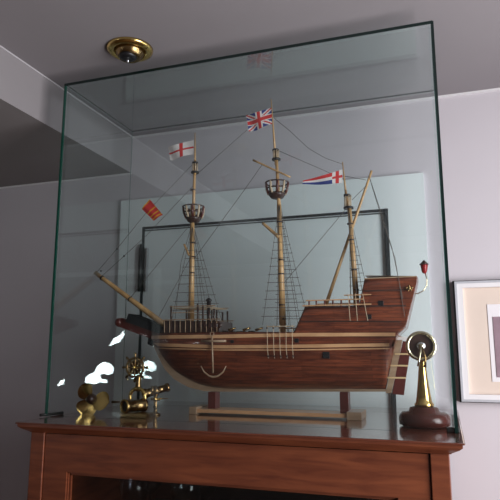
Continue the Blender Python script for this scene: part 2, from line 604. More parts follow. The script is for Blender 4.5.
MB().box((XR - .0015, YB - 0.001, TOP), (XR, YB, ZT)).build('polished_edge', M['edge_thin'], case)
pd = MB()
a, b = onz(40, 416.5, TOP), onz(63, 414.5, TOP)
pd.tube([a + Vector((0, 0, .003)), a.lerp(b, .3) + Vector((0, 0, .0035)), b + Vector((0, 0, .004))], [0.0035, 0.0028, 0.004], 8)
pd.build('corner_pad', M['rubber'], case)
pd = MB()
pd.box((XR - 0.018, YF + 0.004, TOP), (XR + 0.006, YF + 0.016, TOP + 0.010))
pd.build('corner_pad', M['rubber'], case, bevel=0.002)

# ------------------------------------------------------------------ model ship
YC = (YF + YB) / 2 + 0.01
SHIP0 = at(290, 391, YC)
ship = thing('model_ship', 'varnished wooden three-masted galleon model with rigging and small flags', 'model ship', SHIP0)


def sp_(px, py, dy=0.0):
    """pixel at the ship's centreline plane, then moved by dy"""
    p = at(px, py, YC)
    return Vector((p.x, YC + dy, p.z))


def near(px, py, dy):
    """pixel on a plane dy in front of (negative) the centreline"""
    return at(px, py, YC + dy)


def lerp_tab(tab, x):
    if x <= tab[0][0]:
        return tab[0][1]
    for (a, va), (b, vb) in zip(tab, tab[1:]):
        if x <= b:
            return va + (vb - va) * (x - a) / (b - a)
    return tab[-1][1]


keel_t = [(152, 337), (157, 345), (162, 356), (168, 365), (176, 373), (188, 380), (202, 386), (220, 389), (250, 389.5), (386, 390), (389, 374), (394, 352), (398.5, 336), (407, 328), (418.5, 279)]
top_t = [(152, 334), (225, 333), (300, 333), (300.5, 332), (310, 309), (362, 308), (364, 296), (367, 281), (418, 278)]
beam_t = [(152, 0.004), (158, 0.020), (166, 0.036), (178, 0.048), (200, 0.058), (240, 0.064), (330, 0.064), (380, 0.054), (398, 0.047), (418, 0.040)]
full_t = [(152, 1.1), (180, 0.75), (230, 0.36), (330, 0.36), (370, 0.5), (394, 0.95), (418, 0.3)]


def half(px, py):
    """half width of the hull at pixel column px and height py"""
    k = lerp_tab(keel_t, px)
    b = lerp_tab(beam_t, px)
    fu = lerp_tab(full_t, px)
    ref = 345.0
    if py < ref:
        th = 1 - 0.22 * min(1, (ref - py) / 70)
        if k < ref:
            return b * th
        return b * th
    s = max(0, (k - py)) / max(1e-3, k - ref)
    return b * max(0.03, min(1, s) ** fu)


stations = [152, 154, 157, 160, 163, 166, 170, 174, 178, 184, 190, 200, 212, 225, 240, 260, 280, 299.9, 300.5, 304, 307, 310, 320, 335, 350, 362, 364, 367, 375, 382, 386, 388, 390, 392, 394, 396, 398, 400, 403, 407, 409, 411, 413, 415, 417, 418]
hb_ = MB()
NS = 14
secs = []
for px in stations:
    k, t = lerp_tab(keel_t, px), lerp_tab(top_t, px)
    rr = []
    if k - t < 0.5:
        k = t + 0.5
    for side in (-1, 1):
        row = []
        for i in range(NS + 1):
            py = k + (t - k) * (i / NS)
            p = sp_(px, py)
            row.append(hb_.bm.verts.new((p.x, YC + side * half(px, py), p.z)))
        rr.append(row)
    secs.append(rr)
for a, b in zip(secs, secs[1:]):
    for sd in (0, 1):
        for i in range(NS):
            f = hb_.bm.faces.new([a[sd][i], b[sd][i], b[sd][i + 1], a[sd][i + 1]])
            f.smooth = True
    hb_.bm.faces.new([a[0][0], b[0][0], b[1][0], a[1][0]])
    hb_.bm.faces.new([a[0][NS], b[0][NS], b[1][NS], a[1][NS]])
for e_ in (secs[0], secs[-1]):
    hb_.bm.faces.new(e_[0] + e_[1][::-1])
hull = hb_.build('hull', M['hull'], ship)


def side_strip(pts, th, out, mat_, name, parent):
    """strip following the hull, one on each side; pts are (px, py) pixels, th its height in px"""
    for side in (-1, 1):
        m = MB()
        prev = None
        for px, py in pts:
            row = []
            for (dp, o_) in ((-th / 2, -0.002), (-th / 2, out), (th / 2, out), (th / 2, -0.002)):
                p = sp_(px, py + dp)
                row.append(m.bm.verts.new((p.x, YC + side * (half(px, py + dp) + o_), p.z)))
            if prev:
                for i in range(4):
                    m.bm.faces.new([prev[i], row[i], row[(i + 1) % 4], prev[(i + 1) % 4]])
            else:
                m.bm.faces.new(row)
            prev = row
        m.bm.faces.new(prev)
        m.build(name, mat_, parent)


def span(a, b, n):
    return [a + (b - a) * i / n for i in range(n + 1)]


side_strip([(x, lerp_tab([(152, 337.5), (230, 337), (300, 335.5), (397, 335)], x)) for x in span(153, 397, 40)], 3.4, 0.0030, M['tan'], 'wale', ship)
side_strip([(x, lerp_tab([(152, 344.5), (230, 347), (300, 346.5), (393, 345)], x)) for x in span(157, 391, 40)], 3.2, 0.0030, M['tan'], 'wale', ship)
side_strip([(x, lerp_tab([(152, 348), (230, 350), (300, 350), (393, 348.5)], x)) for x in span(160, 391, 40)], 1.2, 0.0020, M['tan'], 'wale', ship)
side_strip([(x, 322.5) for x in span(306, 402, 20)], 1.2, 0.002, M['darkwood'], 'moulding', ship)
side_strip([(x, lerp_tab([(310, 309), (404, 307)], x)) for x in span(310, 407, 20)], 1.4, 0.002, M['darkwood'], 'moulding', ship)
side_strip([(x, lerp_tab([(366, 281), (418, 278)], x)) for x in span(367, 417.5, 12)], 1.0, 0.0015, M['keel'], 'gunwale', ship)
side_strip([(x, lerp_tab([(366, 293), (414, 291)], x)) for x in span(367, 413, 12)], 1.2, 0.002, M['darkwood'], 'moulding', ship)

# stem and keel: pale curved timber following the bow
kt = [(151, 334), (154, 345), (160, 358), (165.5, 369), (175, 379), (189, 387), (205, 391), (222, 391.5), (300, 391.5), (392, 391.5)]
ki = [(157, 334), (161, 344), (167, 355), (173, 364), (182, 372), (195, 380), (207, 386), (222, 387), (300, 388.5), (392, 389)]
km = MB()
pts = [sp_(*p) for p in kt] + [sp_(*p) for p in ki[::-1]]
n = len(kt)
for i in range(n - 1):
    q = [sp_(*kt[i]), sp_(*kt[i + 1]), sp_(*ki[i + 1]), sp_(*ki[i])]
    hw = 0.006
    km.prism([(p.x, p.z) for p in q], YC - hw, YC + hw)
km.build('keel', M['keel'], ship)

# beakhead
bh = MB()
q = [sp_(118, 319), sp_(123, 318), (sp_(170, 332)), sp_(172, 339), sp_(160, 340), sp_(150, 338), sp_(121, 327), sp_(117, 325)]
bh.prism([(p.x, p.z) for p in q], YC - 0.010, YC + 0.010)
bh.sphere(sp_(119.5, 322.5), 0.0125, 12, sc_=(1, 1.2, 1))
bh.build('beakhead', M['redwood'], ship)
bh = MB()
q = [sp_(132, 314), sp_(136, 314.5), sp_(160, 324), sp_(176, 333), sp_(165, 335), sp_(129, 322)]
for s in (-1, 1):
    MB().prism([(p.x, p.z) for p in q], YC + s * 0.016 - 0.003, YC + s * 0.016 + 0.003).build('head_rail', M['black'], ship)
q = [sp_(130, 320), sp_(132, 321.5), sp_(170, 335), sp_(168, 336)]
bh.prism([(p.x, p.z) for p in q], YC - 0.018, YC + 0.018)
bh.build('head_grating', M['black'], ship)
q = [sp_(150, 336), sp_(156, 338), sp_(153, 346), sp_(149, 344)]
MB().prism([(p.x, p.z) for p in q], YC - 0.009, YC + 0.009).build('gammoning', M['black'], ship)
# decks
dk = MB()
for a, b, py in ((166, 300, 332.6), (306, 364, 307.6), (367, 417, 277.6)):
    ps = []
    for px in span(a, b, 8):
        p = sp_(px, py)
        ps.append((p.x, half(px, py) - 0.001, p.z))
    f = [(x, YC - h, z) for x, h, z in ps] + [(x, YC + h, z) for x, h, z in ps[::-1]]
    dk.poly(f)
dk.build('deck', M['tan'], ship)


# ---- forecastle
def post(m, px, y0, y1, dy, r):
    m.tube([sp_(px, y0, dy), sp_(px, y1, dy)], r, 6)


fc = MB()
for s in (-1, 1):
    q = [sp_(171, 334), sp_(172, 321.5), sp_(226, 322), sp_(226, 334)]
    fc.prism([(p.x, p.z) for p in q], YC + s * 0.045 - 0.003, YC + s * 0.045 + 0.003)
q0, q1 = sp_(171, 334), sp_(173, 322)
fc.box((q0.x, YC - 0.045, q0.z), (q1.x, YC + 0.045, q1.z))
q0, q1 = sp_(222, 334), sp_(226, 322)
fc.box((q0.x, YC - 0.045, q0.z), (q1.x, YC + 0.045, q1.z))
fore = fc.build('forecastle', M['darkwood'], ship)
for s in (-1, 1):
    for k in range(11):
        p0 = sp_(173 + k * 5.1, 333)
        p1 = sp_(173 + k * 5.1, 321)
        MB().tube([(p0.x, YC + s * 0.050, p0.z), (p1.x, YC + s * 0.050, p1.z)], 0.0011, 6).build('baluster', M['keel'], fore)
    dy = s * 0.047
    for x_a, x_b, y_, h_, t_ in ((170, 227, 321, .004, .0011), (178, 222, 308, .003, .001), (180, 205, 314, .002, .001)):
        a, b = sp_(x_a, y_), sp_(x_b, y_)
        MB().box((a.x, YC + dy - h_, a.z - t_), (b.x, YC + dy + h_, a.z + t_)).build('rail', M['keel'], fore)
    for px, y1 in ((179, 307), (205, 305), (210, 306), (216, 311), (221, 310)):
        m = MB()
        post(m, px, 324, y1, s * 0.047, 0.0026)
        m.build('rail_post', M['darkwood'], fore)
a, b = sp_(178, 309), sp_(221, 309)
for yy in span(-0.044, 0.044, 5):
    MB().box((a.x, YC + yy - .002, a.z - .0015), (b.x, YC + yy + .002, a.z)).build('beam', M['cord_pale'], fore)
pb = MB()
p = sp_(213, 322)
pb.lathe([(0.004, 0), (0.004, 0.035), (0.006, 0.037), (0.0055, 0.05), (0.008, 0.052), (0.008, 0.055), (0.002, 0.06)], (p.x, YC - 0.03, p.z), n=12)
pb.build('bitt_post', M['black'], ship)
for px, r in ((207, .008), (212, .009), (217, .010), (222, .010), (226, .007)):
    p = sp_(px, 326)
    MB().sphere((p.x, YC - 0.048, p.z), r, 10, sc_=(1, .5, 1)).build('coiled_rope', M['darkwood'], ship)
for px, w_, h_ in ((232, .008, .004), (238, .006, .007), (247, .012, .003), (257, .007, .004)):
    p = sp_(px, 333)
    MB().box((p.x - w_, YC - 0.05, p.z), (p.x + w_, YC - 0.035, p.z + h_)).build('hatch', M['darkwood'], ship, bevel=0.001)
for px in (236, 250, 262):
    p = sp_(px, 331)
    MB().tube([(p.x, YC - .055, p.z), (p.x + .018, YC - .05, p.z + .006)], [.0035, .0022], 8).build('cannon', M['brass_dark'], ship)

# ---- quarterdeck rails
for s in (-1, 1):
    dy = s * 0.055
    for (a, b, y, t) in ((311, 366, 302.5, .0012), (308, 374, 307.5, .0014)):
        p0, p1 = sp_(a, y), sp_(b, y)
        MB().box((p0.x, YC + dy - .003, p0.z - t), (p1.x, YC + dy + .003, p0.z + t)).build('quarterdeck_rail', M['tan'], ship)
    for px in (314, 321, 329, 337, 345, 353, 361):
        m = MB()
        post(m, px, 309, 302, dy, 0.0022)
        m.build('rail_post', M['redwood'], ship)
    p0, p1 = sp_(348, 297.5), sp_(374, 297.5)
    MB().box((p0.x, YC + s * .058 - .002, p0.z - .001), (p1.x, YC + s * .058 + .004, p0.z + .0012)).build('mizzen_channel', M['tan'], ship)
    # boards the main shrouds stand on
    for y, xa, xb in ((327.5, 274, 300), (346.5, 272, 301)):
        p0, p1 = sp_(xa, y), sp_(xb, y)
        MB().box((p0.x, YC + s * .060 - .002, p0.z - .0012), (p1.x, YC + s * .060 + .008, p0.z + .0012)).build('main_channel', M['cord_pale'], ship)

# gun port and lids
for px, py, r in ((331, 355, 3.2), (303, 341, 2.0), (241, 342, 1.5), (383, 305, 2.6), (372, 318, 2.2)):
    m = MB()
    a, b = sp_(px - r, py - r), sp_(px + r, py + r)
    h = half(px, py)
    m.box((a.x, YC - h - 0.0025, b.z), (b.x, YC - h + 0.003, a.z))
    m.build('gun_port', M['black'], ship, bevel=0.0008)

# metal emblem at stern
m = MB()
p = near(409, 288, -0.048)
for k, (dx, dz, r) in enumerate(((0, 0, .0045), (-.006, .001, .003), (.006, .001, .003), (0, .005, .003), (-.003, -.004, .0025), (.003, -.004, .0025))):
    m.sphere((p.x + dx, YC - 0.0425, p.z + dz), r, 8, sc_=(1, .5, 1))
m.build('stern_ornament', M['brass_dark'], ship)

# stern lantern
m = MB()
b0, tip = sp_(412, 294), sp_(426.5, 274)
cur = [sp_(411, 294), sp_(418, 293.5), sp_(423, 291), sp_(426.5, 286), sp_(427, 280), sp_(425, 272)]
m.tube(cur, 0.0013, 6)
m.build('lantern_bracket', M['brass_pale'], ship)
m = MB()
b0 = sp_(424.5, 273.5)
ln = m.lathe([(0.003, 0), (0.006, 0.004), (0.0085, 0.018), (0.0085, 0.021)], b0, n=8).build('lantern', M['lantern'], ship)
m = MB()
m.lathe([(0.011, 0.0205), (0.0105, 0.0225), (0.005, 0.027), (0.002, 0.031)], b0, n=8).build('lantern_roof', M['darkwood'], ln)

# rudder
m = MB()
q = [(sp_(403, 341)), sp_(411, 342), sp_(409, 360), sp_(406, 378), sp_(404, 395), sp_(392.5, 394), sp_(397, 368)]
m.prism([(p.x, p.z) for p in q], YC - 0.005, YC + 0.005)
rud = m.build('rudder', M['redwood'], ship)
m = MB()
q = [sp_(397, 335), sp_(403, 337), sp_(397.5, 366), sp_(391.5, 393), sp_(386, 393), sp_(391, 366)]
m.prism([(p.x, p.z) for p in q], YC - 0.0065, YC + 0.0065)
m.build('sternpost', M['keel'], ship)
for x0, x1, y in ((395, 410, 354), (390.5, 408, 365.5), (386.5, 406, 377.5)):
    m = MB()
    a, b = sp_(x0, y), sp_(x1, y + 1)
    m.box((a.x, YC - 0.0085, a.z - .0018), (b.x, YC + 0.0085, a.z + .0018))
    m.build('rudder_strap', M['gold'], ship, bevel=0.0004)
m = MB()
a, b = sp_(397, 337), sp_(411, 340)
m.box((a.x, YC - 0.012, b.z), (b.x, YC + 0.012, a.z))
m.build('tiller_port', M['white'], ship, bevel=0.001)

# added pale shape standing in for a faint reflection on the bow side
m = MB()
AY = YC - 0.068
p0, p1 = at(212, 337, AY), at(213, 373, AY)
m.tube([p0, p1], 0.0022, 8)
a, b = at(201, 341, AY), at(226, 341, AY)
m.tube([a, b], [0.003, 0.003], 8)
m.tube([at(x, y, AY) for x, y in ((201, 366), (204, 372), (209, 376), (213, 377), (218, 376), (223, 372), (226, 366))], [.0012, .002, .0024, .0028, .0024, .002, .0012], 8)
m.tube(circ(at(212, 334, AY), .005, (1, 0, 0), (0, 0, 1), 16), 0.001, 6, closed=True)
m.build('anchor_ghost', M['keel'], ship)


# ---- masts
def mast(segs, mats_=None):
    m = MB()
    for (a, b, r0, r1) in segs:
        m.tube([sp_(*a), sp_(*b)], [r0, r1], 12)
    return m.build('mast', M['spar'], ship)


def band(mst, px, py, r, h, mm='black'):
    p = sp_(px, py)
    MB().lathe([(r, -h / 2), (r, h / 2)], p, n=14).build('mast_band', M[mm], mst)


def nest(mst, px, py_top, py_bot, rt_, rb):
    pt, pb_ = sp_(px, py_top), sp_(px, py_bot)
    h = pt.z - pb_.z
    m = MB()
    m.lathe([(rb * .45, 0), (rb * .85, h * .06), (rb * 1.1, h * .22), (rb * 1.2, h * .34), (rb * 1.05, h * .34), (rb * .5, h * .2)], pb_, n=20)
    nb = m.build('crows_nest', M['darkwood'], mst)
    for k in range(10):
        a = 2 * math.pi * k / 10
        c_, s_ = math.cos(a), math.sin(a)
        r1, r2 = rb * 1.2, rt_ * .93
        MB().tube([pb_ + Vector((c_ * r1, s_ * r1, h * .3)), pb_ + Vector((c_ * r2, s_ * r2, h * .62)), pt + Vector((c_ * rt_, s_ * rt_, 0))], [.003, .0034, .0028], 6).build('basket_stave', M['cord_pale'] if k % 2 else M['redwood'], nb)
    for z_, r_ in ((h, rt_), (h * .62, rt_ * .93)):
        MB().tube(circ(pb_ + Vector((pt.x - pb_.x, 0, z_)), r_, (1, 0, 0), (0, 1, 0), 28), 0.002, 8, closed=True).build('basket_hoop', M['darkwood'], nb)


def spool(mst, px, y0, y1, r):
    a, b = sp_(px, y0), sp_(px, y1)
    for k in range(6):
        d = Vector((math.cos(k * math.pi / 3) * r, math.sin(k * math.pi / 3) * r, 0))
        MB().tube([a + d, b + d], .0014, 6).build('cap_post', M['cord_pale'], mst)


fm_ = mast([((191, 330), (192.5, 204), .0085, .0055), ((193, 222), (195, 160), .0048, .0036), ((195, 175), (195, 133), .0036, .0012)])
for y, r in ((163, .0085), (172.5, .011)):
    band(fm_, 195, y, r, 0.0045)
nest(fm_, 193.5, 207, 223, .029, .018)
spool(fm_, 195, 163, 172.5, .007)
for px, y in ((193, 190), (193, 243), (193, 257), (192, 273)):
    band(fm_, px, y, .0075, .0035, 'darkwood')
mm_ = mast([((283, 335), (279, 205), .009, .0058), ((279.5, 215), (276, 150), .0052, .0038), ((276, 165), (271, 99), .0036, .0012)])
band(mm_, 275.5, 150, .0085, .004)
band(mm_, 276.3, 159.5, .0115, .0045)
nest(mm_, 277, 183, 199, .030, .019)
spool(mm_, 276, 150, 159.5, .0075)
for px, y in ((280, 222), (281, 260), (281, 274), (282, 305), (283, 319)):
    band(mm_, px, y, .0085, .0035, 'darkwood')
zm_ = mast([((357, 309), (349.5, 208), .0075, .005), ((350, 218), (345.5, 190), .004, .003), ((346.5, 200), (342.5, 162), .003, .0012)])
band(zm_, 347, 195.5, .0085, .005)
band(zm_, 348.5, 208, .0125, .0045)
spool(zm_, 347.7, 195.5, 208, .0078)
for px, y in ((350, 224), (351.5, 240), (354, 270), (356, 290)):
    band(zm_, px, y, .0075, .0035, 'darkwood')


def spar(a, b, r0, r1, dy=-0.012, name='yard'):
    n = 6
    A, B = sp_(*a, dy), sp_(*b, dy)
    return MB().tube([A.lerp(B, i / n) for i in range(n + 1)], [r0 + (r1 - r0) * i / n for i in range(n + 1)], 10).build(name, M['spar'], ship)


bs = spar((95, 272.5), (166, 326), .0055, .0085, 0.0, 'bowsprit')
for px, py in ((102, 278), (130, 299), (155, 318)):
    d = (sp_(166, 326) - sp_(95, 272.5)).normalized()
    MB().lathe([(.0075, -.002), (.0075, .002)], sp_(px, py), axis=d, n=12).build('bowsprit_band', M['black'], bs)
spar((371, 169), (325, 304), .0030, .0045, 0.014, 'lateen_yard')
spar((254, 161), (291, 178), .0028, .0024, -0.008)
spar((264, 224), (280, 238), .0038, .0045, -0.012)
spar((186, 245), (191, 256), .003, .003, -0.012)
spar((171, 161), (172, 161.5), .001, .001, -0.01) if False else None

# ---- shrouds with ratlines, each side one net
def shrouds(top, foot_y, xs, topz, n_rat, base_dy, name='shroud', r=0.0006):
    for s in (-1, 1):
        m = MB()
        T = sp_(*top)
        feet = [sp_(x, foot_y, s * base_dy) for x in xs]
        for f in feet:
            m.tube([T + Vector((0, s * 0.004, 0)), f], r, 5)
        for k in range(1, n_rat):
            t = k / n_rat
            if t < 0.12:
                continue
            ln_ = [T.lerp(f, t) for f in feet]
            e0 = ln_[0] + (ln_[0] - ln_[-1]) * 0.08
            e1 = ln_[-1] + (ln_[-1] - ln_[0]) * 0.08
            m.tube([e0] + ln_ + [e1], r * 1.2, 5)
        m.build(name, M['cord'], ship)


shrouds((193, 226), 320, [180, 197, 207, 215], 0, 11, 0.048)
shrouds((279.5, 204), 326, [270, 284, 295, 304], 0, 15, 0.062)
shrouds((349.5, 212), 297, [354, 360, 366], 0, 10, 0.058)

# lanyards and chains below the channels
for s in (-1, 1):
    for px in (275, 281, 287, 293, 299):
        MB().tube([sp_(px, 326, s * .068), sp_(px + .5, 347, s * .070), sp_(px + 1, 358, s * .066)], .0008, 5).build('lanyard', M['cord_pale'], ship)
    for a, b in (((352, 296), (354, 322)), ((359, 296), (361, 322)), ((366, 296), (371, 322))):
        MB().tube([sp_(*a, s * .062), sp_(*b, s * .060)], .0009, 5).build('lanyard', M['cord_pale'], ship)
    for px in (275, 281, 287, 293, 299):
        MB().sphere(sp_(px, 329, s * .069), .0022, 8).build('deadeye', M['darkwood'], ship)
        MB().sphere(sp_(px + 1, 356, s * .067), .0024, 8).build('deadeye', M['darkwood'], ship)

# ---- stays
stays = [((97, 272), (116, 250), (146, 213), (194, 163)),
         ((101, 277), (146, 236), (193, 186)),
         ((131, 297), (193, 221)),
         ((158, 318), (192, 255)),
         ((192, 262), (240, 196), (262, 165)),
         ((196, 175), (247, 130)),
         ((274, 118), (290, 131), (308, 148), (325, 158), (342, 164)),
         ((277, 150), (300, 160), (346, 180)),
         ((284, 283), (346, 209)),
         ((344, 176), (366, 180)),
         ((369, 176), (382, 215), (393, 250), (404, 300)),
         ((369, 176), (384, 225), (396, 260), (406, 318)),
         ((366, 186), (352, 200)),
         ((349, 212), (351, 300)),
         ((121, 249), (113, 283), (116, 318)) if False else ((126, 297), (126, 318)),
         ((146, 312), (146, 320)),
         ((192, 224), (181, 262), (175, 320))]
for st in stays:
    dy = -0.045 if st[-1][0] > 403 else 0.0
    pts = [sp_(x, y, dy * i / (len(st) - 1)) for i, (x, y) in enumerate(st)]
    MB().tube(pts, .0007, 5).build('stay', M['cord'], ship)
for q in ((124, 256), (117, 249), (101, 271)):
    MB().sphere(sp_(*q), .0028, 8).build('block', M['black'], ship)


# ---- flags: cloth grids with the design assigned face by face
def flag(corner, design, parent, nu=24, nv=16, wave=0.003, th=0.0006, taper=None, ph=0.0):
    """corner: 4 pixels  hoist-top, fly-top, fly-bottom, hoist-bottom"""
    A, B, C_, D = [sp_(*q) for q in corner]
    m = MB()
    for s in (-1, 1):
        g = []
        for i in range(nu + 1):
            u = i / nu
            row = []
            for j in range(nv + 1):
                v = j / nv
                p = A.lerp(B, u).lerp(D.lerp(C_, u), v)
                p = p + Vector((0, wave * math.sin(u * 7 + v * 1.5 + ph) * (0.2 + u) + s * th - 0.002, 0.35 * wave * math.sin(u * 6 + ph)))
                row.append(m.bm.verts.new(p))
            g.append(row)
        for i in range(nu):
            for j in range(nv):
                f = m.bm.faces.new([g[i][j], g[i + 1][j], g[i + 1][j + 1], g[i][j + 1]])
                f.smooth = True
                f.material_index = m.mi(M[design((i + .5) / nu, (j + .5) / nv)])
    return m.build('flag', None, parent)


def d_george(u, v):
    return 'red' if abs(v - .5) < .09 or abs(u - .48) < .07 else 'white'


def d_union(u, v):
    x, y = u * 2 - 1, (v * 2 - 1)
    if abs(y) < .2 or abs(x) < .13:
        return 'red'
    if abs(y) < .36 or abs(x) < .23:
        return 'white'
    d = abs(abs(x) - abs(y))
    if d < .10:
        return 'red'
    if d < .28:
        return 'white'
    return 'blue'


def d_cat(u, v):
    return 'yellow' if int(v * 9) % 2 == 0 and 0 else ('yellow' if (v * 4.5) % 1 < .26 else 'red')


def d_pen(u, v):
    if u < .26:
        return 'red' if abs(u - .13) < .04 or abs(v - .5) < .12 else 'white'
    return 'red' if v < .36 else ('white' if v < .64 else 'blue')


flag([(194, 140.5), (168, 147), (170, 160), (193.5, 154.5)], d_george, fm_, wave=.004)
flag([(271.5, 108.5), (246, 115.5), (249, 132), (272.5, 124.5)], d_union, mm_, nu=48, nv=36, wave=.004, ph=1)
flag([(150, 199.5), (142, 209), (153.5, 220.5), (163, 215)], d_cat, ship, wave=.002)
flag([(342.5, 170), (303, 181), (303, 185), (342.5, 183.5)], d_pen, zm_, nu=48, nv=20, wave=.003, ph=2)

# ------------------------------------------------------------------ stand under the ship
SY0, SY1 = YC - 0.035, YC + 0.035
st0 = Vector((at(275, 400, YC).x, YC, TOP))
stand = thing('ship_stand', 'long low wooden cradle board with two red posts under the ship hull', 'stand', st0)
x0, x1 = at(192, 410, SY0).x, at(352, 410, SY0).x
MB().box((x0, SY0, TOP + .004), (x1, SY1, TOP + 0.0125)).build('base_board', M['tan'], stand, bevel=0.001)
for a, b in ((x0 - .006, x0 + .014), (x1 - .012, x1 + .022)):
    MB().box((a, SY0 - .006, TOP), (b, SY1 + .006, TOP + 0.018)).build('end_block', M['keel'], stand, bevel=0.0015)
for px in (214, 345):
    p = at(px, 395, YC)
    m = MB()
    m.box((p.x - .010, YC - .016, TOP + .0125), (p.x + .010, YC + .016, at(px, 391.6, YC).z))
    m.build('cradle_post', M['redwood'], stand, bevel=0.001)

# ------------------------------------------------------------------ brass propeller
p = onz(93, 411.5, TOP)
pc = at(92, 399, 1.262)
prop = thing('propeller_ornament', 'small yellow brass ship propeller standing at the left end of the case', 'ornament', (pc.x, pc.y, TOP))
ax = Vector((0.35, -1, 0.05)).normalized()
MB().lathe([(0.003, -.016), (0.011, -.012), (0.013, 0), (0.011, .014), (0.006, .020), (0.001, .022)], pc, axis=ax, n=20).build('hub', M['darkwood'], prop)
u0 = ax.orthogonal().normalized()
u0 = (Vector((0, 0, 1)) - ax * ax.z).normalized()
v0 = ax.cross(u0)
for k, ang in enumerate((-100, 42, 150)):
    a = math.radians(ang)
    rd = u0 * math.cos(a) + v0 * math.sin(a)
    tg = ax.cross(rd)
    m = MB()
    nu, nv = 10, 10
    for s in (-1, 1):
        g = []
        for i in range(nu + 1):
            t = i / nu
            rr_ = 0.008 + 0.036 * t
            wd = 0.024 * math.sin(math.pi * min(1, (0.12 + t * .88))) ** 0.6 + 0.002
            row = []
            for j in range(nv + 1):
                q = (j / nv - .5) * 2
                tw = math.radians(38 - 20 * t)
                ofs = tg * (wd * q * math.cos(tw)) + ax * (-wd * q * math.sin(tw)) + ax * (s * .0012 * (1 - q * q) + .004 * q * q)
                row.append(m.bm.verts.new(pc + rd * rr_ + ofs))
            g.append(row)
        for i in range(nu):
            for j in range(nv):
                f = m.bm.faces.new([g[i][j], g[i + 1][j], g[i + 1][j + 1], g[i][j + 1]])
                f.smooth = True
    m.build('blade', M['brass'], prop)

# ------------------------------------------------------------------ ship's wheel ornament
WY = 1.245
wc = at(135, 367.5, WY)
wl = thing('ship_wheel_ornament', 'antique brass ship wheel with spoked handles on a barrel shaped stand', 'ornament', (at(138, 400, WY).x, WY, TOP))
k_ = WY / F
rw = 10.2 * k_
m = MB()
m.tube(circ(wc, rw, (1, 0, 0), (0, 0, 1), 32), .0030, 10, closed=True)
m.tube(circ(wc, rw * .72, (1, 0, 0), (0, 0, 1), 28), .0016, 8, closed=True)
m.build('wheel_rim', M['brass_dark'], wl)
m = MB()
m.lathe([(.001, -.007), (.0035, -.005), (.004, 0), (.0035, .005)], wc, axis=(0, 1, 0), n=16)
m.build('wheel_hub', M['brass'], wl)
m = MB()
m.lathe([(rw * .7, .003), (rw * .7, .005)], wc, axis=(0, 1, 0), n=24)
m.build('dial', M['darkwood'], wl)
for k in range(8):
    a = math.pi / 4 * (k + .5)
    MB().sphere(wc + Vector((math.cos(a) * rw * .5, -.006, math.sin(a) * rw * .5)), .0016, 8).build('stud', M['brass_pale'], wl)
for k in range(8):
    a = math.pi / 4 * k
    d = Vector((math.cos(a), 0, math.sin(a)))
    m = MB()
    m.tube([wc + d * .004, wc + d * rw * .6, wc + d * rw, wc + d * rw * 1.2, wc + d * rw * 1.45, wc + d * rw * 1.6], [.0018, .0022, .0018, .0022, .0032, .0014], 8)
    m.build('spoke', M['brass_dark'], wl)
m = MB()
b0 = at(138, 391, WY)
hgt = (at(138, 376, WY).z - b0.z)
m.lathe([(.009, 0), (.0075, hgt * .2), (.006, hgt * .5), (.0075, hgt * .9), (.005, hgt * 1.1)], b0, n=14)
m.build('column', M['brass_dark'], wl)
rc = at(137.5, 397, WY - .018)
m = MB()
m.tube(circ(rc, 9 * k_, (1, 0, 0), (0, 0, 1), 20, math.radians(-20), math.radians(200), closed=False), .0042, 10)
m.build('arch', M['brass'], wl)
# barrel with open end turned to the front left
q0 = at(124.5, 401.5, WY - .02)
q1 = at(146, 403, WY + .035)
ax_ = (q1 - q0)
L = ax_.length
rb_ = q0.z - TOP - 0.003
rb_ = 0.0160
zc = TOP + rb_ + .010
q0.z = q1.z = zc
m = MB()
m.lathe([(rb_ * .7, .004), (rb_ * .8, 0), (rb_, 0), (rb_, .006), (rb_ * .86, .008), (rb_ * .86, L * .8), (rb_, L * .82), (rb_, L * .92), (rb_ * .3, L)], q0, axis=(q1 - q0), n=28)
m.build('barrel', M['brass_dark'], wl)
MB().tube(circ(q0, rb_ * .92, (q1 - q0).normalized().orthogonal().normalized(), (q1 - q0).normalized().cross((q1 - q0).normalized().orthogonal().normalized()), 28), .0022, 8, closed=True).build('barrel_ring', M['brass'], wl)
m = MB()
m.lathe([(rb_ * .72, .003), (rb_ * .1, .0035)], q0, axis=(q1 - q0), n=24)
m.build('barrel_mouth', M['black'], wl)
m = MB()
m.tube([at(112, 402, WY), at(120, 402, WY)], [.003, .0015], 8)
m.build('key', M['brass_dark'], wl)
m = MB()
a = at(130, 407, WY)
m.box((at(124, 408, WY).x, WY - .018, TOP), (at(150, 408, WY).x, WY + .018, TOP + .011))
m.build('base', M['brass_dark'], wl, bevel=.0012)
m = MB()
m.sphere(at(127.5, 379.5, WY), .0028, 10)
m.tube([at(129, 374, WY), at(127.5, 378.5, WY)], .0008, 6)
m.build('pendant', M['brass_pale'], wl)

# ------------------------------------------------------------------ small telescope on stand
TY = 1.285
ts = thing('brass_telescope', 'short antique brass telescope on a small pedestal beside the ship wheel', 'telescope', (at(156, 405, TY).x, TY, TOP))
a, b = at(142.5, 394.5, TY + .0), at(169, 387, TY + .04)
d = (b - a)
L = d.length
m = MB()
m.lathe([(.010, .002), (.0105, 0), (.0125, 0), (.0125, .010), (.0105, .012), (.010, L * .42), (.0125, L * .43), (.0125, L * .56), (.009, L * .58), (.0085, L * .88), (.0105, L * .89), (.0105, L)], a, axis=d, n=24)
m.build('tube', M['brass_dark'], ts)
MB().lathe([(.010, .0015), (.001, .002)], a, axis=d, n=20).build('lens', M['black'], ts)
sx = a.lerp(b, .5)
m = MB()
m.lathe([(.013, 0), (.013, .003), (.005, .006), (.004, .015), (.006, .018), (.0045, .024), (.005, sx.z - TOP - .006)], (sx.x, sx.y, TOP), n=18)
m.build('pedestal', M['brass_dark'], ts)
m = MB()
kz = at(158, 400, TY).z
